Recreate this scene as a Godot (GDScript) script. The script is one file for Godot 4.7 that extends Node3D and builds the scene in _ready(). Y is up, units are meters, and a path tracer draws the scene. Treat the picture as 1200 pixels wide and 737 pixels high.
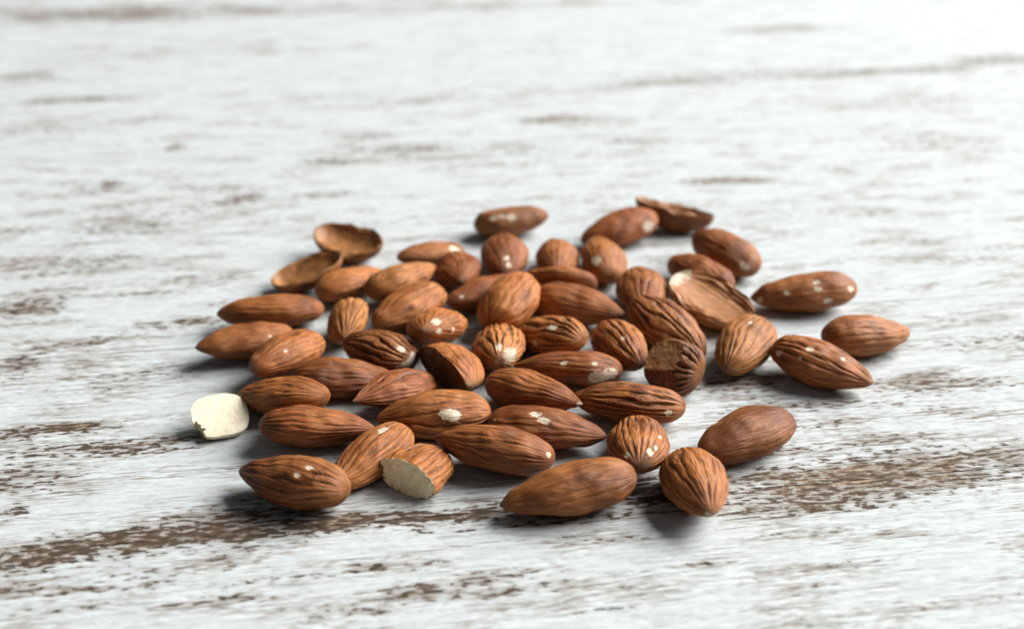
extends Node3D
# A heap of almonds on whitewashed boards, lit from a window on the right. Sizes inside the builders are millimetres.

const MM := 0.001
const GRAIN_TURN := 8.5          # degrees between the boards' grain and the x axis

var jobs: Array = []             # one dictionary per almond: what to build, then what was built
var boards: Array = []
var skin_material: StandardMaterial3D
var inner_material: StandardMaterial3D
var bare_material: StandardMaterial3D
var used := {}
var wrinkles := FastNoiseLite.new()
var lumps := FastNoiseLite.new()
var fine := FastNoiseLite.new()

# worn places of the paint: along the grain, across it, half length, half width, strength, dark to tan
var wear_patches := [
	[-106.4, 302.2, 55.6, 15.2, 0.22, 0.50], [-139.4, 196.2, 23.5, 12.5, 0.30, 0.50], [-55.8, 91.7, 15.2, 5.5, 0.30, 0.50], [-94.2, 104.4, 25.3, 8.7, 0.30, 0.50],
	[-117.8, 66.1, 20.3, 8.4, 0.32, 0.50], [-77.9, 51.6, 13.5, 5.6, 0.32, 0.50], [-100.8, -1.9, 17.0, 5.8, 0.25, 0.50], [-80.0, -0.9, 11.6, 3.4, 0.25, 0.50],
	[9.9, 145.1, 36.6, 10.7, 0.25, 0.50], [38.7, 213.7, 42.8, 9.3, 0.22, 0.50], [-28.0, 212.0, 40.4, 9.1, 0.20, 0.50], [100.2, 75.4, 22.5, 6.8, 0.20, 0.50],
	[131.4, 37.8, 21.1, 5.7, 0.20, 0.40], [176.4, 181.4, 37.4, 10.8, 0.30, 0.50], [92.5, -42.5, 20.3, 4.2, 0.25, 0.60], [71.7, -35.6, 16.3, 3.6, 0.30, 0.50],
	[7.7, -77.8, 14.8, 2.6, 0.25, 0.40], [-28.5, -90.1, 18.1, 3.3, 0.30, 0.50], [-76.5, -75.6, 18.1, 2.5, 0.30, 0.50], [-100.0, -68.3, 9.0, 3.7, 0.80, 0.20],
	[-88.2, -66.1, 12.3, 4.9, 0.90, 0.20], [-71.2, -65.4, 12.6, 4.1, 0.88, 0.20], [-53.9, -65.3, 12.9, 3.9, 0.80, 0.20], [-37.8, -65.4, 11.4, 3.4, 0.76, 0.25],
	[-23.1, -66.2, 9.9, 2.5, 0.80, 0.10], [-14.0, -66.1, 6.7, 2.0, 0.75, 0.10], [17.5, -64.9, 7.8, 6.4, 0.85, 0.10], [4.3, -70.6, 8.4, 2.2, 0.40, 0.20],
	[39.4, -67.3, 12.4, 8.7, 0.50, 0.50], [55.9, -65.8, 15.4, 8.8, 0.60, 0.45], [70.7, -64.9, 14.7, 8.4, 0.55, 0.55], [87.6, -64.2, 16.9, 8.2, 0.58, 0.55],
	[64.7, -52.7, 23.0, 2.6, 0.25, 0.50], [43.8, -74.8, 12.1, 2.2, 0.25, 0.45], [32.4, -73.1, 6.8, 2.8, 0.35, 0.45], [56.0, -74.3, 10.5, 2.2, 0.35, 0.30],
	[-103.1, -22.4, 15.9, 2.5, 0.60, 0.20], [-94.8, -30.6, 19.1, 4.2, 0.55, 0.35], [-103.3, -40.7, 11.6, 5.8, 0.45, 0.40], [-105.2, -52.5, 3.2, 3.0, 0.60, 0.30],
	[-82.5, -32.4, 15.7, 3.1, 0.40, 0.30], [-99.7, -21.1, 5.3, 1.5, 0.80, 0.00], [-120.1, 41.9, 9.4, 7.4, 0.75, 0.40], [-115.4, 10.7, 5.8, 8.0, 0.55, 0.40],
	[-84.5, 26.6, 10.4, 2.9, 0.60, 0.40], [-100.0, 19.5, 16.1, 3.3, 0.40, 0.50], [-71.9, 27.2, 6.3, 2.5, 0.50, 0.40], [-99.4, 46.7, 17.4, 2.2, 0.25, 0.50],
	[-105.2, 92.3, 14.5, 6.1, 0.40, 0.40], [-112.4, 128.0, 15.7, 4.8, 0.45, 0.40], [-132.5, 96.4, 9.5, 3.4, 0.50, 0.40], [-128.7, 109.6, 7.4, 3.7, 0.45, 0.30],
	[-104.7, 70.1, 16.1, 4.9, 0.35, 0.40], [-93.2, 167.9, 4.3, 4.7, 0.60, 0.30], [-42.2, 144.0, 10.0, 4.4, 0.65, 0.40], [-18.7, 154.0, 18.0, 5.5, 0.45, 0.50],
	[-26.8, 169.4, 9.2, 7.8, 0.45, 0.40], [-66.5, 113.5, 6.6, 4.6, 0.50, 0.30], [-45.4, 111.9, 10.7, 3.8, 0.45, 0.30], [-110.4, 133.3, 3.7, 3.3, 0.70, 0.20],
	[-77.6, 124.4, 16.0, 6.4, 0.30, 0.40], [-137.3, 231.8, 22.0, 4.8, 0.60, 0.30], [-161.5, 268.6, 14.7, 8.0, 0.50, 0.30], [-154.0, 380.9, 43.8, 18.9, 0.62, 0.50],
	[-71.7, 378.0, 64.3, 15.3, 0.40, 0.50], [37.9, 369.3, 54.9, 11.4, 0.35, 0.50], [-103.7, 201.3, 18.3, 3.2, 0.30, 0.30], [170.3, 302.3, 27.1, 6.5, 0.60, 0.50],
	[198.8, 224.0, 36.8, 6.3, 0.55, 0.45], [246.1, 234.9, 21.4, 7.9, 0.65, 0.40], [88.6, 221.0, 26.1, 4.9, 0.40, 0.50], [45.9, 178.9, 19.9, 5.1, 0.60, 0.50],
	[65.0, 150.9, 12.8, 4.6, 0.45, 0.60], [85.6, 106.4, 16.3, 3.1, 0.80, 0.70], [126.1, 110.3, 5.5, 6.4, 0.50, 0.70], [162.1, 141.2, 20.4, 9.2, 0.25, 0.30],
	[181.6, 128.7, 16.8, 8.8, 0.25, 0.30], [132.6, 224.6, 39.0, 9.9, 0.35, 0.20], [47.7, -24.1, 12.3, 4.6, 0.75, 0.60], [84.8, -28.4, 14.7, 2.7, 0.50, 0.60],
	[60.1, -45.0, 11.7, 3.4, 0.30, 0.60], [79.5, -16.2, 10.8, 4.1, 0.35, 0.50], [113.7, -12.4, 13.6, 4.3, 0.35, 0.50], [99.7, -31.9, 16.9, 4.5, 0.35, 0.60],
	[51.6, -36.4, 15.9, 2.9, 0.30, 0.50], [-12.8, -85.6, 10.9, 2.0, 0.40, 0.40], [-32.3, -80.2, 9.3, 2.5, 0.50, 0.40], [-31.3, -87.3, 5.3, 2.1, 0.50, 0.40],
	[-92.8, -84.0, 10.0, 1.9, 0.50, 0.50], [-99.8, -77.0, 5.8, 2.0, 0.60, 0.50], [-65.3, -85.8, 11.7, 1.7, 0.45, 0.40], [-53.7, -81.5, 12.1, 2.0, 0.35, 0.40],
	[-81.9, -79.7, 10.3, 1.5, 0.50, 0.40], [-10.5, -90.4, 13.8, 1.9, 0.40, 0.50], [-43.4, -93.0, 8.7, 1.4, 0.40, 0.40], [0.2, -97.9, 9.0, 1.1, 0.30, 0.50],
	[22.9, -87.9, 6.4, 1.0, 0.45, 0.40], [68.8, -104.6, 9.5, 1.1, 0.35, 0.20], [49.0, -91.8, 9.8, 1.0, 0.30, 0.40], [-25.5, -55.5, 20.7, 4.2, 0.20, 0.30],
	[-58.8, -59.4, 16.4, 2.3, 0.35, 0.20], [22.6, 54.1, 9.9, 11.8, 0.20, 0.40], [-17.2, -71.3, 14.8, 1.9, 0.35, 0.30]]


func _ready() -> void:
	# ---- camera
	var cam := Camera3D.new()
	cam.name = "camera"
	cam.fov = 27.6
	cam.near = 0.01
	cam.far = 20.0
	var lens := CameraAttributesPhysical.new()
	lens.frustum_focal_length = 48.86
	lens.frustum_focus_distance = 0.262
	lens.exposure_aperture = 13.0
	lens.frustum_near = 0.01
	lens.frustum_far = 20.0
	cam.attributes = lens
	cam.position = Vector3(0, 0.1425, 0.2727)
	cam.rotation_degrees = Vector3(-26, 0, 0)
	add_child(cam)
	cam.fov = 27.6
	cam.current = true
	# ---- air and light: a dim room and one large window to the right, a little behind the heap
	var env := Environment.new()
	env.background_mode = Environment.BG_COLOR
	env.background_color = Color(0.085, 0.089, 0.092).linear_to_srgb()
	env.tonemap_mode = Environment.TONE_MAPPER_LINEAR
	env.tonemap_exposure = 1.0
	env.sdfgi_enabled = true
	env.ssao_enabled = true
	env.ssil_enabled = true
	var around := WorldEnvironment.new()
	around.name = "environment"
	around.environment = env
	add_child(around)
	var window := AreaLight3D.new()
	window.name = "window_light"
	window.area_size = Vector2(3.1, 2.3)
	window.light_color = Color(1.0, 0.99, 0.98)
	window.light_energy = 41.5
	window.area_range = 8.0
	window.area_attenuation = 2.0
	window.shadow_enabled = true
	add_child(window)
	window.look_at_from_position(Vector3(2.5, 2.05, -1.05), Vector3(0, 0, -0.02))
	# ---- noise fields
	wrinkles.noise_type = FastNoiseLite.TYPE_SIMPLEX_SMOOTH
	wrinkles.frequency = 1.0
	wrinkles.fractal_type = FastNoiseLite.FRACTAL_NONE
	wrinkles.seed = 11
	lumps.noise_type = FastNoiseLite.TYPE_SIMPLEX_SMOOTH
	lumps.frequency = 0.11
	lumps.fractal_octaves = 2
	lumps.seed = 23
	fine.noise_type = FastNoiseLite.TYPE_SIMPLEX
	fine.frequency = 0.55
	fine.fractal_octaves = 3
	fine.seed = 5
	make_materials()
	table()
	almonds()
	var group := WorkerThreadPool.add_group_task(shape_job, jobs.size())
	WorkerThreadPool.wait_for_group_task_completion(group)
	for job in jobs:
		finish(job)


# ------------------------------------------------------------------ the boards

func noise_layer(w: int, h: int, squeeze: float, cycles: float, octaves: int, sd: int) -> PackedByteArray:
	# noise of so many cycles across h, drawn out along the grain by squeeze
	var n := FastNoiseLite.new()
	n.noise_type = FastNoiseLite.TYPE_SIMPLEX
	n.seed = sd
	n.frequency = cycles / h
	n.fractal_type = FastNoiseLite.FRACTAL_FBM if octaves > 1 else FastNoiseLite.FRACTAL_NONE
	n.fractal_octaves = octaves
	n.domain_warp_enabled = false
	var im := n.get_image(maxi(8, int(w / squeeze)), h, false, false, true)
	im.resize(w, h, Image.INTERPOLATE_CUBIC)
	im.convert(Image.FORMAT_L8)
	return im.get_data()


func wear_layer(b: Dictionary, w: int, h: int, tone: bool) -> PackedByteArray:
	var sw := w / 8
	var sh := h / 4
	var bytes := PackedByteArray()
	bytes.resize(sw * sh)
	var near: Array = wear_patches.filter(func(p): return p[1] + 2.0 * p[3] > b.v0 and p[1] - 2.0 * p[3] < b.v1)
	for y in sh:
		var v: float = lerpf(b.v0, b.v1, (y + 0.5) / sh)
		var row: Array = near.filter(func(p): return absf(v - p[1]) < 2.0 * p[3])
		for x in sw:
			var u: float = lerpf(b.u0, b.u1, (x + 0.5) / sw)
			var sum := 0.0
			var toned := 0.0
			for p in row:
				var du: float = (u - p[0]) / p[2]
				var dv: float = (v - p[1]) / p[3]
				var e := du * du * du * du + dv * dv
				if e < 4.0:
					var a: float = p[4] * exp(-1.1 * e)
					sum += a
					toned += a * p[5]
			bytes[y * sw + x] = int(clampf((toned / sum if sum > 0.001 else 0.4) if tone else minf(sum, 1.0), 0.0, 1.0) * 255.0)
	var im := Image.create_from_data(sw, sh, false, Image.FORMAT_L8, bytes)
	im.resize(w, h, Image.INTERPOLATE_BILINEAR)
	return im.get_data()


func board_job(i: int) -> void:
	var b: Dictionary = boards[i]
	var w: int = b.w
	var h: int = b.h
	var wide: float = b.v1 - b.v0
	var squash: float = (b.u1 - b.u0) / w / (wide / h)      # millimetres per pixel along over those across
	var line := noise_layer(w, h, 38.0 / squash, wide * 0.5, 3, 100 + i)
	var hair := noise_layer(w, h, 22.0 / squash, wide * 1.1, 2, 300 + i)
	var speck := noise_layer(w, h, 2.8 / squash, wide * 0.62, 6, 500 + i)
	var broad := noise_layer(w, h, 4.0 / squash, wide * 0.09, 3, 700 + i)
	var tint := noise_layer(w, h, 7.0 / squash, wide * 0.5, 3, 900 + i)
	var worn := wear_layer(b, w, h, false)
	var tone := wear_layer(b, w, h, true)
	var rgb := PackedByteArray()
	rgb.resize(w * h * 3)
	var rise := PackedByteArray()
	rise.resize(w * h)
	var dirt: float = b.dirt
	var streaks: float = b.streaks
	var at := 0
	for k in w * h:
		var l := line[k] / 255.0
		var s := speck[k] / 255.0
		var m := broad[k] / 255.0
		var t := tint[k] / 255.0
		var f := hair[k] / 255.0
		# how far the paint has gone here: the worn place with its ragged edge, and a few stray flecks
		var wear := worn[k] / 255.0
		var soft := clampf((m - 0.5) * 2.4, 0.0, 1.0) * dirt
		var ragged := 0.52 * s + 0.20 * t + 0.14 * l + 0.14 * f
		ragged = clampf((ragged - 0.5) * 2.6 + 0.5, 0.0, 1.0)
		var x := wear * 1.0 + soft * 0.4 - 0.10 - ragged * 1.02 - 0.42 * clampf((cos((k / w) * wide / h * 5.2 + l * 13.0) - 0.15) * 1.6, 0.0, 1.0) * clampf(tone[k] / 255.0 * 3.0 - 0.75, 0.0, 1.0)
		var gone := clampf(x * 5.5, 0.0, 1.0) * (0.80 + 0.2 * f)
		var thin := clampf((wear + soft) * 1.3 + 0.25 - ragged * 0.9, 0.0, 1.0)   # paint rubbed thin
		# open grain: long thin lines
		var across := (k / w) * wide / h
		var c1 := cos(across * 5.2 + l * 13.0 + f * 1.5)
		var c2 := cos(across * 11.0 - l * 21.0 + t * 2.0)
		var g := clampf((c1 - 0.70) * 4.5, 0.0, 1.0) * clampf((t - 0.24) * 4.0, 0.0, 1.0) * clampf((m - 0.22) * 2.6 + wear, 0.0, 1.0)
		var g2 := clampf((c2 - 0.62) * 3.5, 0.0, 1.0) * clampf((0.60 - t) * 3.0, 0.0, 1.0) * clampf(m * 1.2 - 0.1 + wear, 0.1, 1.0)
		g = minf(1.0, g * (0.5 + 0.5 * f) + 0.5 * g2) * streaks
		var q := clampf(tone[k] / 255.0 * 0.95 + (t - 0.5) * 0.8 + (f - 0.5) * 0.5 + (s - 0.5) * 1.7, 0.0, 1.0)
		# bare wood from dark brown to tan, the paint a cool white
		var wr := 68.0 + 106.0 * q
		var wg := 55.0 + 96.0 * q
		var wb := 45.0 + 82.0 * q
		var p := 1.0 - 0.07 * (1.0 - t) - 0.05 * f - 0.05 * (1.0 - m)
		var pr := 201.0 * p
		var pg := 208.0 * p
		var pb := 210.0 * p
		var a := clampf(thin * 0.6 + g * 1.0, 0.0, 0.85)
		pr += (112.0 - pr) * a
		pg += (103.0 - pg) * a
		pb += (92.0 - pb) * a
		rgb[at] = int(pr + (wr - pr) * gone)
		rgb[at + 1] = int(pg + (wg - pg) * gone)
		rgb[at + 2] = int(pb + (wb - pb) * gone)
		at += 3
		rise[k] = int(clampf(200.0 - 70.0 * g - 20.0 * (1.0 - f) - 85.0 * gone + 40.0 * (s - 0.5) + 20.0 * (t - 0.5), 0.0, 255.0))
	b.rgb = rgb
	b.rise = rise


func table() -> void:
	var root := Node3D.new()
	root.name = "table_top"
	root.rotation_degrees.y = GRAIN_TURN
	root.set_meta("kind", "structure")
	add_child(root)
	# across the grain from the viewer to the back; near boards are drawn finer
	var edges := [-300.0, -222.0, -144.0, -66.0, 12.5, 84.0, 157.0, 230.0, 297.0, 364.0, 440.0, 516.0]
	var textured := {}
	for i in edges.size() - 1:
		var close := i >= 2 and i < 6
		if i < 2 or i > 9:
			continue
		boards.append({"v0": edges[i], "v1": edges[i + 1], "u0": [-130.0, -165.0, -180.0, -190.0][i - 2] if close else -240.0, "u1": [100.0, 155.0, 190.0, 230.0][i - 2] if close else 340.0,
			"w": 2048 if close else 1024, "h": 512 if i < 5 else 256, "dirt": [0, 0, .55, .65, .6, .52, .5, .45, .5, .8][i], "streaks": [0, 0, .8, 1.0, .75, .7, .6, .6, .5, .5][i]})
		textured[i] = boards[-1]
	var group := WorkerThreadPool.add_group_task(board_job, boards.size())
	WorkerThreadPool.wait_for_group_task_completion(group)
	for i in edges.size() - 1:
		var b: Dictionary = textured.get(i, textured[2 if i < 2 else 9])
		if not b.has("material"):
			var m := StandardMaterial3D.new()
			m.resource_name = "whitewashed_wood"
			m.albedo_texture = ImageTexture.create_from_image(Image.create_from_data(b.w, b.h, false, Image.FORMAT_RGB8, b.rgb))
			m.roughness = 0.8
			m.metallic_specular = 0.22
			m.heightmap_enabled = true
			m.heightmap_texture = ImageTexture.create_from_image(Image.create_from_data(b.w, b.h, false, Image.FORMAT_L8, b.rise))
			m.heightmap_scale = 0.055
			b.material = m
		var o := MeshInstance3D.new()
		o.name = "plank" if i == 0 else "plank_%03d" % i
		o.mesh = plank(edges[i], edges[i + 1], b)
		o.material_override = b.material
		root.add_child(o, true)


func plank(v0: float, v1: float, b: Dictionary) -> ArrayMesh:
	# a board with softly broken edges; the grain picture is mirrored where it runs on past its ends
	var st := SurfaceTool.new()
	st.begin(Mesh.PRIMITIVE_TRIANGLES)
	var span: float = b.u1 - b.u0
	var us := [b.u0 - span, b.u0, b.u1, b.u1 + span]
	var tex := [1.0, 0.0, 1.0, 0.0]
	var e := 0.22
	# across: (position, height, texture v)
	var section := [[v0 + 0.03, -18.0, 0.0], [v0 + 0.03, -e, 0.0], [v0 + e, 0.0, 0.004], [v1 - e, 0.0, 0.996], [v1 - 0.03, -e, 1.0], [v1 - 0.03, -18.0, 1.0]]
	for k in 5:
		st.set_smooth_group(-1)
		for n in 3:
			var p := []
			for c in [[n, k], [n + 1, k], [n + 1, k + 1], [n, k + 1]]:
				var s: Array = section[c[1]]
				p.append([Vector3(us[c[0]], s[1], -s[0]) * MM, Vector2(tex[c[0]], s[2])])
			for c in [0, 3, 2, 0, 2, 1]:
				st.set_uv(p[c][1])
				st.add_vertex(p[c][0])
	st.generate_normals()
	return st.commit()


# ------------------------------------------------------------------ almonds

func make_materials() -> void:
	# fibres along the almond: colour and relief from the same noise
	var n := FastNoiseLite.new()
	n.noise_type = FastNoiseLite.TYPE_SIMPLEX
	n.frequency = 0.045
	n.fractal_octaves = 4
	n.seed = 77
	var fibre := n.get_seamless_image(512, 80)
	fibre.resize(512, 512, Image.INTERPOLATE_CUBIC)
	fibre.convert(Image.FORMAT_L8)
	n.frequency = 0.12
	n.seed = 78
	var grain := n.get_seamless_image(512, 512)
	grain.convert(Image.FORMAT_L8)
	var a := fibre.get_data()
	var g := grain.get_data()
	var rgb := PackedByteArray()
	rgb.resize(512 * 512 * 3)
	var rise := PackedByteArray()
	rise.resize(512 * 512)
	for k in 512 * 512:
		var x := clampf((a[k] / 255.0 - 0.5) * 1.5 + 0.5, 0.0, 1.0)
		var y := clampf((g[k] / 255.0 - 0.5) * 1.6 + 0.5, 0.0, 1.0)
		var v := 0.70 + 0.2 * x + 0.1 * y
		rgb[k * 3] = int(255.0 * v)
		rgb[k * 3 + 1] = int(255.0 * (v - 0.03 * (1.0 - y)))
		rgb[k * 3 + 2] = int(255.0 * (v - 0.05 * (1.0 - x)))
		rise[k] = int(255.0 * (0.6 * x + 0.4 * y))
	var fibre_colour := ImageTexture.create_from_image(Image.create_from_data(512, 512, false, Image.FORMAT_RGB8, rgb))
	var fibre_rise := ImageTexture.create_from_image(Image.create_from_data(512, 512, false, Image.FORMAT_L8, rise))
	skin_material = StandardMaterial3D.new()
	skin_material.resource_name = "almond_skin"
	skin_material.vertex_color_use_as_albedo = true
	skin_material.albedo_texture = fibre_colour
	skin_material.roughness = 0.5
	skin_material.metallic_specular = 0.4
	skin_material.heightmap_enabled = true
	skin_material.heightmap_texture = fibre_rise
	skin_material.heightmap_scale = 0.012
	inner_material = StandardMaterial3D.new()
	inner_material.resource_name = "almond_inside"
	inner_material.vertex_color_use_as_albedo = true
	inner_material.albedo_texture = fibre_colour
	inner_material.roughness = 0.5
	inner_material.heightmap_enabled = true
	inner_material.heightmap_texture = fibre_rise
	inner_material.heightmap_scale = 0.006
	bare_material = StandardMaterial3D.new()
	bare_material.resource_name = "almond_kernel"
	bare_material.vertex_color_use_as_albedo = true
	bare_material.roughness = 0.45


func almond(called: String, label: String, at: Vector3, turn: Vector3, size: Vector3, sd: int, wrinkle: float, tone: float, bright: float, more := {}) -> void:
	jobs.append({"called": called, "label": label, "at": at, "turn": turn, "size": size, "seed": sd, "wrinkle": wrinkle, "tone": tone, "bright": bright, "more": more, "shell": false})


func shell(called: String, label: String, at: Vector3, turn: Vector3, size: Vector3, sd: int, wrinkle: float, tone: float, bright: float, more := {}) -> void:
	almond(called, label, at, turn, size, sd, wrinkle, tone, bright, more)
	jobs[-1].shell = true


func girth(t: float, stub: bool, round_ended := false, point := 0.60) -> float:
	if round_ended:
		return 2.0 * sqrt(maxf(0.0, t * (1.0 - t)))
	if stub:
		return pow(maxf(0.0, 1.0 - pow(absf(2.0 * t - 1.0), 3.0)), 0.4)
	var widest := point / (point + 0.46)
	return pow(maxf(t, 0.0) / widest, point) * pow(maxf(1.0 - t, 0.0) / (1.0 - widest), 0.46)


func skin_colour(tone: float, bright: float) -> Color:
	var c := Color(0.36, 0.096, 0.019).lerp(Color(0.53, 0.203, 0.050), tone)
	return Color(c.r * bright, c.g * bright, c.b * bright)


func skin_point(job: Dictionary, t: float, f: float, shade: Array) -> Vector3:
	# one point of the wrinkled skin; shade receives its colour
	var size: Vector3 = job.size
	var more: Dictionary = job.more
	var sd: float = job.seed * 3.17
	var wr: float = job.wrinkle
	var r := girth(t, more.has("stub"), job.shell, more.get("point", 0.60))
	var c := cos(f)
	var s := sin(f)
	var k := pow(pow(absf(c), 1.86) + pow(absf(s), 1.86), -1.0 / 1.86)
	var p := Vector3(size.x * (0.5 - t), size.z * 0.5 * r * s * k, size.y * 0.5 * r * c * k)
	var plain := p
	var out := Vector3(0.25 * (0.5 - t) * 2.0, s * size.y / size.z, c).normalized()
	# lumps of the whole kernel
	var big := lumps.get_noise_3d(p.x + sd, p.y * 1.3, p.z)
	var ends := clampf(minf(t * 9.0, (1.0 - t) * 9.0), 0.0, 1.0)
	# furrows run along it and fan out from the blunt end
	var around := wrinkles.get_noise_3d(t * 1.5 + sd, c * 1.1, s * 1.1) * 2.8 + wrinkles.get_noise_3d(t * 4.2 - sd, c * 2.8, s * 2.8) * 1.1
	var q := f + around * 0.12
	var near := 4.2
	var ridge := cos(f * (15 + job.seed % 7) + around * 1.25)
	var n1 := ridge * 0.42
	var n2 := wrinkles.get_noise_3d(cos(q) * near * 2.2 - sd, sin(q) * near * 2.2, t * 2.0)
	var patch := clampf(0.75 + 1.1 * lumps.get_noise_3d(p.x * 1.4 - sd, p.y * 1.4, p.z * 1.4), 0.15, 1.3)
	var g1 := pow(0.5 - 0.5 * ridge, 5.0) * patch
	var g2 := exp(-n2 * n2 / 0.016) * patch
	var deep := wr * ends * (0.29 * g1 + 0.14 * g2 - 0.11 * n1)
	p += out * (big * 0.5 * ends - deep)
	# colour of the skin: paler ridges, browner furrows, dusty and dark places
	var base: Color = job.base
	var w2 := minf(wr, 1.4)
	var dust := lumps.get_noise_3d(plain.x * 0.9 + sd * 2.0, plain.y * 0.9, plain.z * 0.9 - 40.0)
	var fib := fine.get_noise_3d(plain.x * 0.35 + sd, cos(q) * 9.0, sin(q) * 9.0)
	var v := 1.0 - w2 * (0.46 * g1 + 0.2 * g2) + 0.22 * fib + 0.10 * dust + w2 * 0.26 * n1
	var col := Color(base.r * v, base.g * v, base.b * v)
	var pale := clampf(dust * 1.2 + 0.15 + 0.4 * n1 * w2, 0.0, 1.0) * 0.32
	col = col.lerp(Color(0.62, 0.29, 0.09), pale)
	var dark := clampf(-dust * 1.5 - 0.15, 0.0, 1.0) * 0.5
	col = col.lerp(Color(0.13, 0.048, 0.02), dark)
	if t < 0.05 and not more.has("stub"):
		col = col.lerp(Color(0.42, 0.28, 0.16), (0.05 - t) * 11.0)
	if more.has("bare"):
		col = Color(0.86, 0.77, 0.56).lerp(Color(0.42, 0.24, 0.1), clampf(fib * 1.2 + 0.1 - plain.y * 0.35, 0.0, 1.0))
	# scraped places where the kernel shows
	for chip in more.get("chips", []):
		var d: Vector3 = plain - chip[0]
		d.x *= 0.75
		var e: float = d.length() / chip[1] + 0.5 * fine.get_noise_3d(plain.x * 1.6, plain.y * 1.6 + sd, plain.z * 1.6)
		if e < 1.1:
			var a := clampf((1.1 - e) * 5.0, 0.0, 1.0)
			col = col.lerp(Color(0.90, 0.80, 0.61), a)
			p = p.lerp(plain + out * (big * 0.5 * ends - 0.12), a * 0.85)
	shade[0] = col
	return p


func shape_job(n: int) -> void:
	var job: Dictionary = jobs[n]
	job.base = skin_colour(job.tone, job.bright)
	var far := clampf((150.0 - job.at.z) / 260.0, 0.0, 1.0)
	var nt := int(lerpf(140.0, 80.0, far))
	var nf := int(lerpf(200.0, 110.0, far))
	if job.shell:
		shell_shape(job, nt, nf)
	else:
		almond_shape(job, nt, nf)


func almond_shape(job: Dictionary, nt: int, nf: int) -> void:
	var pts := PackedVector3Array()
	var cols := PackedColorArray()
	var uvs := PackedVector2Array()
	var face := PackedByteArray()
	var shade := [Color.WHITE]
	var cuts: Array = job.more.get("cuts", [])
	var rough: float = job.seed * 1.7
	for i in nt + 1:
		var t := 0.5 - 0.5 * cos(PI * i / nt)
		for j in nf + 1:
			var f := TAU * (j % nf) / nf
			var p := skin_point(job, t, f, shade)
			var col: Color = shade[0]
			var on := 0
			if job.more.has("notch"):
				var hole: Vector3 = job.more.notch[0]
				var side := Vector2(p.x - hole.x, p.z - hole.z)
				var reach: float = job.more.notch[1] * (1.0 + 0.25 * fine.get_noise_2d(side.angle() * 4.0, rough))
				if side.length() < reach:
					side = side.normalized() * reach
					p.x = hole.x + side.x
					p.z = hole.z + side.y
			for c in cuts:
				var nn: Vector3 = c[0]
				var k: float = nn.dot(p) - c[1]
				if k > 0.0:
					p -= nn * k
					var rel := lumps.get_noise_3d(p.x * 3.0 + rough, p.y * 3.0, p.z * 3.0) * 0.7 + fine.get_noise_3d(p.x * 1.5 + rough, p.y * 1.5, p.z * 1.5) * 0.5
					p += nn * (rel * c[2] * 2.0 - c[2]) * clampf(k * 1.5, 0.0, 1.0)
					var v := 1.0 + 0.16 * rel
					if c[3] == 3:
						col = Color(0.76 * v, 0.685 * v, 0.51 * v)
					elif c[3] == 0:
						col = Color(0.95 * v, 0.82 * v, 0.52 * v)
						if k < 0.25:
							col = col.lerp(Color(0.50, 0.32, 0.16), 0.5)
					elif c[3] == 2:
						col = Color(0.46 * v, 0.235 * v, 0.09 * v)
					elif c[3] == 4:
						col = Color(0.17 * v, 0.062 * v, 0.02 * v)  # split half's cut side: brown darkened so its shade is painted in
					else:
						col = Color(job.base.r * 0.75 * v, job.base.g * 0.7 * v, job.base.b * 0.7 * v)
					on = 1
			pts.append(p * MM)
			cols.append(col)
			uvs.append(Vector2(float(j) / nf * 2.0, t * 1.5 + job.seed * 0.13))
			face.append(on)
	var skin := PackedInt32Array()
	var cut := PackedInt32Array()
	for i in nt:
		for j in nf:
			var a := i * (nf + 1) + j
			var b := a + nf + 1
			if face[a] + face[b] + face[a + 1] + face[b + 1] == 4:
				cut.append_array([a, a + 1, b + 1, a, b + 1, b])
			else:
				skin.append_array([a, a + 1, b + 1, a, b + 1, b])
	job.skin = surface(pts, cols, uvs, skin, nf)
	if cut.size():
		job.cut = surface(pts, cols, uvs, cut, nf)


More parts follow.
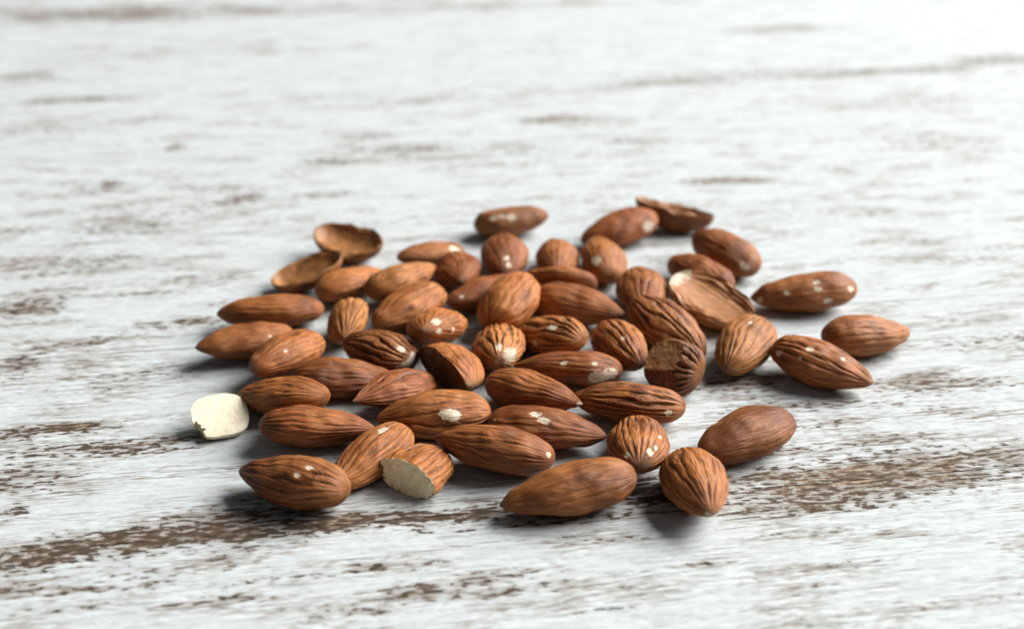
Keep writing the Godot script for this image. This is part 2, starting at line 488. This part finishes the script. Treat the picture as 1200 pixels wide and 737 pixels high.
func shell_shape(job: Dictionary, nt: int, nf: int) -> void:
	# the lower half of an almond's skin, dried and hollow: an outside, a dished inside, a ragged rim between
	var size: Vector3 = job.size
	var sd: float = job.seed * 3.17
	var curl: float = job.more.get("curl", 0.0)
	var pale: bool = job.more.get("pale", false)
	var shade := [Color.WHITE]
	var half := nf / 2
	for side in 2:
		var pts := PackedVector3Array()
		var cols := PackedColorArray()
		var uvs := PackedVector2Array()
		for i in nt + 1:
			var t := 0.5 - 0.5 * cos(PI * i / nt)
			# the rim, left and right
			var r := girth(t, false, true)
			for j in half + 1:
				var x := float(j) / half
				var p: Vector3
				var col: Color
				if side == 0:
					p = skin_point(job, t, PI + PI * x, shade)
					col = shade[0]
				else:
					var a := skin_point(job, t, PI, shade)
					var b := skin_point(job, t, TAU, shade)
					p = a.lerp(b, x)
					var dish := pow(maxf(0.0, 1.0 - pow(minf(1.0, absf(2.0 * x - 1.0) / (0.83 + 0.06 * lumps.get_noise_2d(t * 40.0, sd))), 2.4)), 0.8) * smoothstep(0.0, 0.12, minf(t, 1.0 - t) - 0.02)
					p.y -= dish * size.z * 0.5 * r * (0.24 if pale else 0.40)
					var n := fine.get_noise_3d(p.x * 0.5 + sd, p.z * 1.4, 3.0)
					var l := lumps.get_noise_3d(p.x * 2.0 + sd, p.z * 2.0, 9.0)
					p.y += (0.08 if pale else 0.22) * l * dish
					var v := 1.0 + (0.12 if pale else 0.22) * n + (0.15 if pale else 0.3) * l
					# one end may still be closed over
					var hood: float = job.more.get("hood", 0.0) + 0.06 * lumps.get_noise_2d(x * 40.0, sd) * signf(job.more.get("hood", 0.0))
					if t < hood:
						p = skin_point(job, t, PI - PI * x, shade)
						p.y *= 0.5
					if pale:
						col = Color(0.52 * v, 0.225 * v, 0.065 * v)
						col = col.lerp(Color(0.34, 0.15, 0.05), clampf(0.75 - t * 0.9 + 0.5 * n, 0.0, 0.8))
						if t > 0.91 + 0.06 * n:
							col = Color(0.82, 0.72, 0.54)
						elif dish < 0.25:
							col = col.lerp(Color(0.44, 0.2, 0.07), 0.6)
					else:
						col = Color(0.44 * v, 0.19 * v, 0.055 * v)
						if t < hood:
							col = shade[0]
						elif dish < 0.2:
							col = col.lerp(Color(0.46, 0.24, 0.09), 0.5)
				# the rim rises and falls, the point curls up
				var lift := 1.1 * lumps.get_noise_2d(t * 20.0 + sd, 60.0 * (absf(x - 0.5) * 2.0) * signf(x - 0.5))
				p.y += lift * smoothstep(0.2, 1.0, absf(x - 0.5) * 2.0) * r
				var along := p.x / size.x * 2.0
				p.y += curl * along * along * (1.3 if along > 0.0 else 0.5)
				pts.append(p * MM)
				cols.append(col)
				uvs.append(Vector2(x, t * 1.5 + job.seed * 0.13))
		var tri := PackedInt32Array()
		for i in nt:
			for j in half:
				var a := i * (half + 1) + j
				var b := a + half + 1
				tri.append_array([a, a + 1, b + 1, a, b + 1, b] if side == 0 else [a, b + 1, a + 1, a, b, b + 1])
		job["skin" if side == 0 else "cut"] = surface(pts, cols, uvs, tri, -1)


func surface(pts: PackedVector3Array, cols: PackedColorArray, uvs: PackedVector2Array, tri: PackedInt32Array, nf: int) -> Array:
	# only the points in use, with smooth normals; with nf the first and last of each row are the same place
	var at := {}
	var own := PackedInt32Array()
	var index := PackedInt32Array()
	index.resize(tri.size())
	for k in tri.size():
		var v := tri[k]
		if not at.has(v):
			at[v] = own.size()
			own.append(v)
		index[k] = at[v]
	var n := PackedVector3Array()
	n.resize(own.size())
	for k in range(0, tri.size(), 3):
		var a := pts[tri[k]]
		var c := (pts[tri[k + 2]] - a).cross(pts[tri[k + 1]] - a)
		n[index[k]] += c
		n[index[k + 1]] += c
		n[index[k + 2]] += c
	if nf > 0:
		for v in at:
			if v % (nf + 1) == nf and at.has(v - nf):
				var sum := n[at[v]] + n[at[v - nf]]
				n[at[v]] = sum
				n[at[v - nf]] = sum
	var p2 := PackedVector3Array()
	var c2 := PackedColorArray()
	var u2 := PackedVector2Array()
	for k in own.size():
		p2.append(pts[own[k]])
		c2.append(cols[own[k]])
		u2.append(uvs[own[k]])
		n[k] = n[k].normalized() if n[k].length_squared() > 1e-30 else Vector3(signf(p2[k].x), 0, 0)
	var arrays := []
	arrays.resize(Mesh.ARRAY_MAX)
	arrays[Mesh.ARRAY_VERTEX] = p2
	arrays[Mesh.ARRAY_NORMAL] = n
	arrays[Mesh.ARRAY_COLOR] = c2
	arrays[Mesh.ARRAY_TEX_UV] = u2
	arrays[Mesh.ARRAY_INDEX] = index
	return arrays


func finish(job: Dictionary) -> void:
	var skin := ArrayMesh.new()
	skin.add_surface_from_arrays(Mesh.PRIMITIVE_TRIANGLES, job.skin)
	var bare: bool = job.more.has("bare")
	var body := MeshInstance3D.new()
	body.mesh = skin
	body.material_override = skin_material
	var root: Node3D = body
	if job.has("cut"):
		root = Node3D.new()
		body.name = "skin"
		root.add_child(body, true)
		var inner := ArrayMesh.new()
		inner.add_surface_from_arrays(Mesh.PRIMITIVE_TRIANGLES, job.cut)
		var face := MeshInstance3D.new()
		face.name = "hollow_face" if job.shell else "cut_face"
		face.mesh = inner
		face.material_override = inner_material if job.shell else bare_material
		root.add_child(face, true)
	if bare:
		body.material_override = bare_material
	var count: int = used.get(job.called, 0)
	used[job.called] = count + 1
	root.name = job.called if count == 0 else "%s_%03d" % [job.called, count]
	root.position = job.at * MM
	root.basis = Basis(Vector3.UP, deg_to_rad(job.turn.x)) * Basis(Vector3.BACK, deg_to_rad(job.turn.y)) * Basis(Vector3.RIGHT, deg_to_rad(job.turn.z))
	root.set_meta("label", job.label)
	root.set_meta("category", "almond")
	root.set_meta("group", "almonds heaped on the whitewashed boards")
	add_child(root)


func almonds() -> void:
	# label, middle (mm), turn about y, lift of the point, roll (degrees), length, width, thickness (mm), seed, wrinkles, red to tan, brightness
	almond("almond", "large long almond lying foremost at the front centre", Vector3(10.78, 4.66, 66.67), Vector3(-165, -5.5, 3.1), Vector3(27.44, 12.98, 9.62), 1929, 0.40, 0.50, 0.80, {"point": 0.74})
	almond("almond", "almond pointing at the viewer, front right, on the brown worn streak", Vector3(35.32, 5.28, 65.8), Vector3(-82.7, 5.1, 10.9), Vector3(22.81, 12.85, 9.87), 2003, 0.70, 0.55, 1.00, {"chips": [[Vector3(11.15, -0.07, 0.54), 0.53]], "point": 0.72})
	almond("almond", "ribbed almond with a small pink scratch, front left corner of the pile", Vector3(-42.57, 4.87, 63.89), Vector3(156.7, -3.8, 12.9), Vector3(24.68, 12.51, 9.78), 449, 0.80, 0.30, 0.73, {"chips": [[Vector3(-5.6, 4.23, -2.49), 0.55], [Vector3(-4.12, 3.27, -4.53), 0.48]], "point": 0.66})
	almond("almond_piece", "broken almond end with a cream cut face towards the viewer", Vector3(-21.17, 3.67, 61.63), Vector3(-128, -2.7, -6.9), Vector3(23.42, 13.72, 7.38), 523, 0.80, 0.65, 1.11, {"cuts": [[Vector3(0.981, 0.18, -0.076), -0.60, 0.20, 0]]})
	almond("almond", "almond in the front row between the cream faced broken one and the foremost long one", Vector3(-3.51, 5.34, 52.92), Vector3(166.4, 3.5, 27), Vector3(24.83, 12.72, 9.67), 1892, 0.60, 0.45, 0.90, {"chips": [[Vector3(-11.47, 1.02, -2.62), 0.57]], "point": 0.66})
	almond("almond", "almond slanting up to the right behind the broken almond with a cream face", Vector3(-28.67, 3.48, 53.61), Vector3(-125.9, -6.8, -4.6), Vector3(22.99, 11.76, 7.24), 486, 0.80, 0.60, 1.00, {"chips": [[Vector3(-5.48, 3.4, 0.87), 0.88]], "point": 0.7})
	almond("almond", "round almond end seen end on at the front, right of the foremost long one", Vector3(25.58, 4.77, 50.74), Vector3(-94.2, 9.3, 7.2), Vector3(22.16, 12.77, 8.79), 1966, 0.70, 0.60, 1.00, {"chips": [[Vector3(8.79, 1.99, -2.46), 0.71], [Vector3(9.29, 1.83, 2.1), 0.57], [Vector3(7.2, 2.13, -3.62), 0.43], [Vector3(3.15, 2.71, -4.61), 0.43]], "point": 0.5})
	almond("almond", "dark smooth almond slanting up right, set apart at the front right", Vector3(48.27, 4.75, 46.85), Vector3(-149.7, -2.1, 2.3), Vector3(23.8, 13.03, 9.55), 2040, 0.30, 0.30, 0.63, {"point": 0.56})
	almond("almond", "reddish brown almond with two white scrapes on top, near the front", Vector3(7.25, 4.31, 43.74), Vector3(-13.2, -0.3, -5.4), Vector3(25.52, 12.27, 8.73), 1855, 0.50, 0.10, 0.73, {"chips": [[Vector3(-2, 4.14, 1.89), 0.90], [Vector3(0, 3.54, 3.33), 0.89], [Vector3(-10.51, 2.14, 2.78), 0.30]], "point": 0.7})
	almond("almond", "long almond lying level just right of and below the white kernel piece", Vector3(-40.58, 4.67, 43.49), Vector3(-1.1, -1.9, -25.1), Vector3(24.32, 12.93, 8.61), 412, 0.70, 0.30, 0.90, {"point": 0.64})
	almond("almond", "broad ribbed almond with a white scrape low on its front side", Vector3(-16.61, 4.62, 38.59), Vector3(-173.7, -0.9, -5.4), Vector3(24.43, 12.95, 9.36), 597, 0.80, 0.55, 1.00, {"chips": [[Vector3(-3.77, 3.14, -4.7), 1.35], [Vector3(-2.23, 3.44, -4.39), 0.90]], "point": 0.66})
	almond("kernel_piece", "small white almond kernel piece with its skin gone, leftmost on the table", Vector3(-62.28, 3.58, 36.96), Vector3(20.1, -1.9, 23.7), Vector3(11.82, 11.11, 6.09), 375, 0.20, 0.80, 1.00, {"cuts": [[Vector3(0, 0.999, 0.05), 0.50, 0.03, 3]], "stub": true, "notch": [Vector3(-6.86, 2.54, 3.87), 3.02], "bare": true})
	almond("almond", "coarsely ribbed long almond below the blocky broken piece", Vector3(24.92, 4.52, 33.11), Vector3(168.8, -0.2, 14.6), Vector3(25.02, 12.86, 8.79), 1818, 1.20, 0.50, 1.00, {"chips": [[Vector3(-9.3, 0, -4.88), 0.76]], "point": 0.66})
	almond("almond", "almond with a crumpled right end touching the white kernel piece", Vector3(-49.97, 4.88, 31.04), Vector3(-200.5, -12.1, 22.7), Vector3(22.98, 12.44, 8.49), 338, 0.60, 0.55, 0.90, {"point": 0.55})
	almond("almond", "almond with a sharp tip pointing down right, below the striped upright one", Vector3(4.99, 5.36, 30.42), Vector3(-34.8, 5.5, -19.9), Vector3(24.4, 12.9, 8.92), 1781, 0.60, 0.35, 0.90, {"chips": [[Vector3(11.78, -0.19, 0.49), 0.61]], "point": 0.8})
	almond("almond", "reddish shrivelled almond narrowing to a pale left end, under a slanted almond", Vector3(-25.99, 5.2, 29.33), Vector3(-134.2, 10.6, -2.3), Vector3(22.74, 12.54, 8.15), 560, 1.00, 0.10, 0.90, {"point": 0.95})
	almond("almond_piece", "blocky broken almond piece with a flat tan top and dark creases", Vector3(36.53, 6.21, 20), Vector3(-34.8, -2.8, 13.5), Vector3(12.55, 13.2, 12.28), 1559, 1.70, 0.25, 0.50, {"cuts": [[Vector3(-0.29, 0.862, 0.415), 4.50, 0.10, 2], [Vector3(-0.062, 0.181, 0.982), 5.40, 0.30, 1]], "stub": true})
	almond("almond", "dark ribbed almond with its tip pointing right at a torn white rim", Vector3(-37.27, 3.9, 20.93), Vector3(3.9, -4.2, 3.1), Vector3(23.57, 12.33, 8.23), 301, 0.70, 0.30, 0.69, {"point": 0.78})
	almond("almond_half", "split almond half standing on edge with its broad brown side up right", Vector3(-14.55, 5.25, 19.79), Vector3(-56.5, 4.1, -6.6), Vector3(21.33, 16.96, 9.97), 1707, 0.50, 0.60, 1.11, {"chips": [[Vector3(-1.39, 3.92, 5.25), 0.81], [Vector3(10.53, -0.47, -0.19), 0.63]], "cuts": [[Vector3(0, -0.243, 0.97), 1.20, 0.25, 4]]})
	almond("almond", "reddish almond with its lower right end bare and cream coloured", Vector3(12.62, 4.48, 17.44), Vector3(174.8, 0, 24.5), Vector3(24.89, 12.94, 7.97), 1744, 0.70, 0.20, 0.90, {"chips": [[Vector3(0.65, 1.72, -5.49), 0.64], [Vector3(-6.22, 1.58, -5.58), 0.48], [Vector3(-6.78, -1.42, -5.56), 1.45], [Vector3(-8.8, -1.13, -4.96), 1.61], [Vector3(-10.44, -0.51, -4.16), 1.45]], "point": 0.74})
	almond("almond", "ribbed reddish brown almond with small white flecks in front of the rightmost almond", Vector3(70.53, 4.74, 16.21), Vector3(-35.6, -4.4, 2.8), Vector3(24.56, 13.07, 9.69), 1485, 0.85, 0.30, 1.00, {"chips": [[Vector3(-2.55, 4.48, 2.5), 0.65], [Vector3(-9.13, 1.68, 4.45), 0.83], [Vector3(5, 3.82, 1.02), 0.49], [Vector3(-3.49, 2.99, 5.11), 0.33]], "point": 0.68})
	almond("almond", "small almond leaning with its end over the leftmost dark smooth almond", Vector3(-51.9, 5.47, 12.94), Vector3(-121.6, 6.8, 10.6), Vector3(22.83, 12.54, 9.67), 264, 0.60, 0.50, 1.00, {"chips": [[Vector3(4.09, 2.74, -4.17), 0.41]]})
	almond("almond", "deeply wrinkled dark almond with a torn white rim at its right end", Vector3(-30.71, 4.84, 9.79), Vector3(150, 0.9, 6.4), Vector3(19.66, 12.96, 9.57), 634, 1.40, 0.30, 0.71, {"chips": [[Vector3(-7.31, 3.27, -1.84), 0.82], [Vector3(-9.35, 1.77, 0), 0.74], [Vector3(-9.62, 1.07, -0.81), 0.91], [Vector3(-9.56, 0.27, -1.82), 1.07], [Vector3(-8.98, -0.36, -3.04), 0.99], [Vector3(-8.25, -0.8, -3.85), 0.82]]})
	almond("almond", "upright striped almond with two white patches beside the split almond", Vector3(-3.09, 5.09, 8.45), Vector3(-87.9, 11.2, 9.6), Vector3(22.17, 12.79, 9.09), 1670, 1.40, 0.90, 1.22, {"chips": [[Vector3(8.61, 2.77, -0.46), 0.98], [Vector3(9.87, 0.55, -2.72), 1.80], [Vector3(10.99, -0.02, 0.81), 0.65]], "point": 0.5})
	almond("almond", "short wrinkled almond left of the blocky broken piece", Vector3(25.53, 4.98, 7.92), Vector3(-71.8, 3.4, 7.9), Vector3(22.92, 11.68, 9.64), 1596, 1.10, 0.35, 1.00, {"chips": [[Vector3(3.54, 4.08, 0.58), 0.50]], "point": 0.7})
	almond("almond", "tan almond standing slantwise between the cupped half and the far right almonds", Vector3(54.28, 4.81, 7.1), Vector3(-117.8, -4.6, -6.9), Vector3(23.82, 12.93, 9.72), 1448, 0.80, 1.15, 0.90, {"chips": [[Vector3(-3.38, 4.78, 0.5), 0.51]]})
	almond("almond", "smooth dark brown almond at the far left of the pile, leftmost of the whole almonds", Vector3(-62.99, 4.4, 3.98), Vector3(-153.4, 4.7, 5.1), Vector3(23.87, 12.35, 8.31), 227, 0.15, 0.40, 0.80, {"chips": [[Vector3(-9.66, 1.77, -3.34), 0.51], [Vector3(-4.57, 2.39, -4.9), 0.34]], "point": 0.7})
	almond("almond", "tan striped almond with a white fleck on top, middle of the pile", Vector3(8.99, 4.96, 2.09), Vector3(132.3, -14.9, -5.6), Vector3(22.35, 12.6, 9.32), 1633, 1.40, 0.85, 1.11, {"chips": [[Vector3(-4.81, 3.94, -2.71), 1.01], [Vector3(-1.17, 0.73, -6.22), 0.68]]})
	almond("almond", "rounded almond with two white dots and a pale scrape, above the split almond", Vector3(-18.16, 6.66, 1.13), Vector3(-100.2, 21.2, 9.4), Vector3(23.11, 14.16, 8.93), 671, 0.50, 0.55, 1.11, {"chips": [[Vector3(9.69, -0.23, -3.09), 0.67], [Vector3(5.78, -0.41, -5.54), 0.50], [Vector3(8.79, 1.91, -2.39), 1.00]]})
	almond("almond", "plain ribbed almond at the far right, rightmost of all", Vector3(84.44, 4.64, 1.17), Vector3(15.6, -4.5, -5.5), Vector3(23.01, 12.92, 9.45), 1411, 0.60, 0.55, 0.90, {})
	almond("almond", "deeply furrowed almond slanting down to the right above the blocky broken piece", Vector3(37.32, 5.22, -0.97), Vector3(-51.7, -12.1, 10.8), Vector3(24.85, 13.22, 9.82), 1522, 1.30, 0.60, 0.90, {})
	almond("almond", "short pale tan almond standing tip down between darker almonds at the pile's left", Vector3(-39.88, 5.25, -3.66), Vector3(-87.7, 2.9, 43), Vector3(17.6, 11.88, 8.84), 190, 0.80, 1.25, 1.00, {"point": 0.75})
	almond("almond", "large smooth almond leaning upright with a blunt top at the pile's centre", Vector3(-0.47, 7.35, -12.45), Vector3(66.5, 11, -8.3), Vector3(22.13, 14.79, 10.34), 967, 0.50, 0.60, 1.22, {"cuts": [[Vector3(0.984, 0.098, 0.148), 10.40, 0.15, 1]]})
	almond("almond", "long brown almond second from the far left, lying behind the leftmost whole almond", Vector3(-59.66, 4.63, -11.77), Vector3(-170.2, 1.6, 19.8), Vector3(26.19, 12.98, 8.42), 153, 0.50, 0.45, 0.90, {})
	almond("almond", "almond slanting up to the right behind the one with two white dots", Vector3(-25.77, 4.84, -12.79), Vector3(-129.1, -2.8, 9.9), Vector3(23.54, 13.84, 9.59), 708, 0.70, 0.60, 1.00, {})
	almond("almond", "long smooth almond with its tip pointing right, right of the large leaning almond", Vector3(16.51, 4.79, -14.39), Vector3(-29.9, 1.8, 16.2), Vector3(26.24, 12.94, 9.1), 1041, 0.40, 0.40, 0.90, {"point": 0.8})
	shell("almond_half", "cupped almond half with a pale tan hollow face and a white broken end", Vector3(49.81, 6.05, -16.11), Vector3(-47.2, -11.3, 5.8), Vector3(24.67, 17.01, 11.07), 1337, 0.30, 0.70, 1.00, {"curl": 0.6, "pale": true})
	almond("almond", "round almond end seen end on above the deeply wrinkled almond on the right", Vector3(33.18, 4.72, -22.29), Vector3(-90.8, -0.6, 0.8), Vector3(23.35, 13.14, 9.49), 1226, 0.60, 0.40, 0.90, {})
	almond("almond", "long smooth almond with several white flecks, alone at the right side", Vector3(74.18, 4.73, -22.34), Vector3(-178.1, -5.5, -1), Vector3(27.25, 13.03, 9.67), 1374, 0.30, 0.50, 0.90, {"chips": [[Vector3(4.88, 2.73, -3.99), 0.55], [Vector3(-2.48, 3.28, -4.78), 0.72], [Vector3(-2.83, 4.31, -2.96), 0.73], [Vector3(-4.88, 0.37, -6.38), 0.72], [Vector3(11.62, 0.33, -2.26), 0.73], [Vector3(-11.23, 1.67, -3.68), 0.73]], "point": 0.68})
	almond("almond", "small reddish almond half hidden behind the large upright almond at the centre", Vector3(-7.33, 4.17, -23.42), Vector3(-140.2, 2.9, 14.1), Vector3(22.73, 12.13, 7.94), 930, 0.40, 0.15, 0.90, {"chips": [[Vector3(8.64, 1.41, -2.52), 0.54]]})
	almond("almond", "slender tan almond pointing right, second from the back at the left side", Vector3(-28.12, 6.28, -27.45), Vector3(43.8, 1.6, -12.8), Vector3(22.49, 11.46, 8.62), 745, 0.70, 1.00, 1.00, {"point": 0.75})
	almond("almond", "almond behind the long smooth one, right of the large leaning almond", Vector3(11.71, 5.38, -27.99), Vector3(165.1, -4.4, 47), Vector3(21, 12.79, 6.87), 1004, 0.50, 0.45, 1.00, {})
	almond("almond", "light tan almond beside the hollow shell at the pile's far left edge", Vector3(-41.38, 4.18, -30.04), Vector3(50.5, -4.9, -11.5), Vector3(23.23, 12.73, 8.35), 116, 0.50, 0.75, 1.11, {"point": 0.7})
	shell("almond_shell_half", "hollow almond shell half at the left edge, dark inside, in front of another hollow one", Vector3(-54.02, 5.76, -34.96), Vector3(16.9, 16.2, 6.1), Vector3(19.94, 12.45, 10.58), 79, 0.20, 0.30, 0.90, {"curl": 0.3})
	almond("almond", "reddish almond seen end on, in front of the almond with a white end", Vector3(-14.72, 4.96, -35.21), Vector3(-79.5, 9.5, 16.6), Vector3(21.26, 12.95, 8.64), 819, 0.40, 0.10, 0.80, {})
	almond("almond", "reddish almond tucked behind the cupped pale almond half", Vector3(49.31, 4.42, -34.97), Vector3(124.3, -1.8, 5.2), Vector3(22.91, 12.83, 8.99), 1300, 0.40, 0.15, 0.90, {})
	almond("almond", "small round almond end at the back beside the one with a white nick", Vector3(12.26, 4.9, -43.22), Vector3(-92.5, 7.4, -8.3), Vector3(22.95, 12.02, 9.18), 1078, 0.50, 0.40, 0.90, {})
	almond("almond", "almond with a white nick on its left side, below the reddish smooth one", Vector3(24.55, 4.88, -43.65), Vector3(95.7, 1.3, 6.9), Vector3(23.55, 12.23, 9.7), 1115, 0.40, 0.70, 1.00, {"chips": [[Vector3(-7.65, 2.83, -3.57), 1.33]]})
	almond("almond", "almond seen end on with two white dots one above the other", Vector3(-1.85, 4.79, -44.72), Vector3(-87.7, -0.2, -0.1), Vector3(23.51, 13.25, 9.6), 856, 0.50, 0.20, 0.80, {"chips": [[Vector3(7.4, 3.28, -0.18), 0.77], [Vector3(9.69, 2.17, -0.6), 0.76]]})
	almond("almond", "almond with a white nick near its lower right end, back right of the pile", Vector3(57.76, 5.35, -47.48), Vector3(126.9, 6.5, -10.9), Vector3(23.99, 13.08, 9.92), 1263, 0.40, 0.30, 0.80, {"chips": [[Vector3(-10.39, 2, -2.64), 1.15]]})
	almond("almond", "almond with a white right end at the back, behind a reddish round end", Vector3(-22.44, 4.15, -48.54), Vector3(-140.3, 9.6, 13.4), Vector3(21.49, 11.89, 6.95), 782, 0.50, 0.60, 0.90, {"chips": [[Vector3(-4.88, 0.89, -5.37), 1.58]]})
	shell("almond_shell_half", "hollow dried almond shell half, farthest back on the left, open to the front", Vector3(-45.39, 5.65, -54.72), Vector3(159.9, 3.7, -15.7), Vector3(20.48, 13.25, 11.09), 42, 0.20, 0.30, 0.71, {"curl": 1.0})
	almond("almond", "reddish smooth almond with a white right end at the back", Vector3(30.43, 4.84, -65.31), Vector3(-154.7, -7.9, -0.4), Vector3(24.56, 13.06, 9.62), 1152, 0.20, 0.10, 1.00, {"chips": [[Vector3(-6.69, 0.67, -5.78), 1.43]]})
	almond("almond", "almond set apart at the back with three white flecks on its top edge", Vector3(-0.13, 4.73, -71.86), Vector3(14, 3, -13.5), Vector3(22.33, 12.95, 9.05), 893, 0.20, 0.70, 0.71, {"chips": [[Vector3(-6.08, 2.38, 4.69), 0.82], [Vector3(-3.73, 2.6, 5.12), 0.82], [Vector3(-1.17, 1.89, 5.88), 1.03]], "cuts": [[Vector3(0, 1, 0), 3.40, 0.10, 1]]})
	shell("almond_shell_half", "curled hollow almond shell half at the back right behind the reddish smooth almond", Vector3(47.47, 6.84, -75.99), Vector3(163.4, 7.8, 10.6), Vector3(23.71, 11.09, 13.49), 1189, 0.20, 0.40, 0.63, {"curl": 0.4})
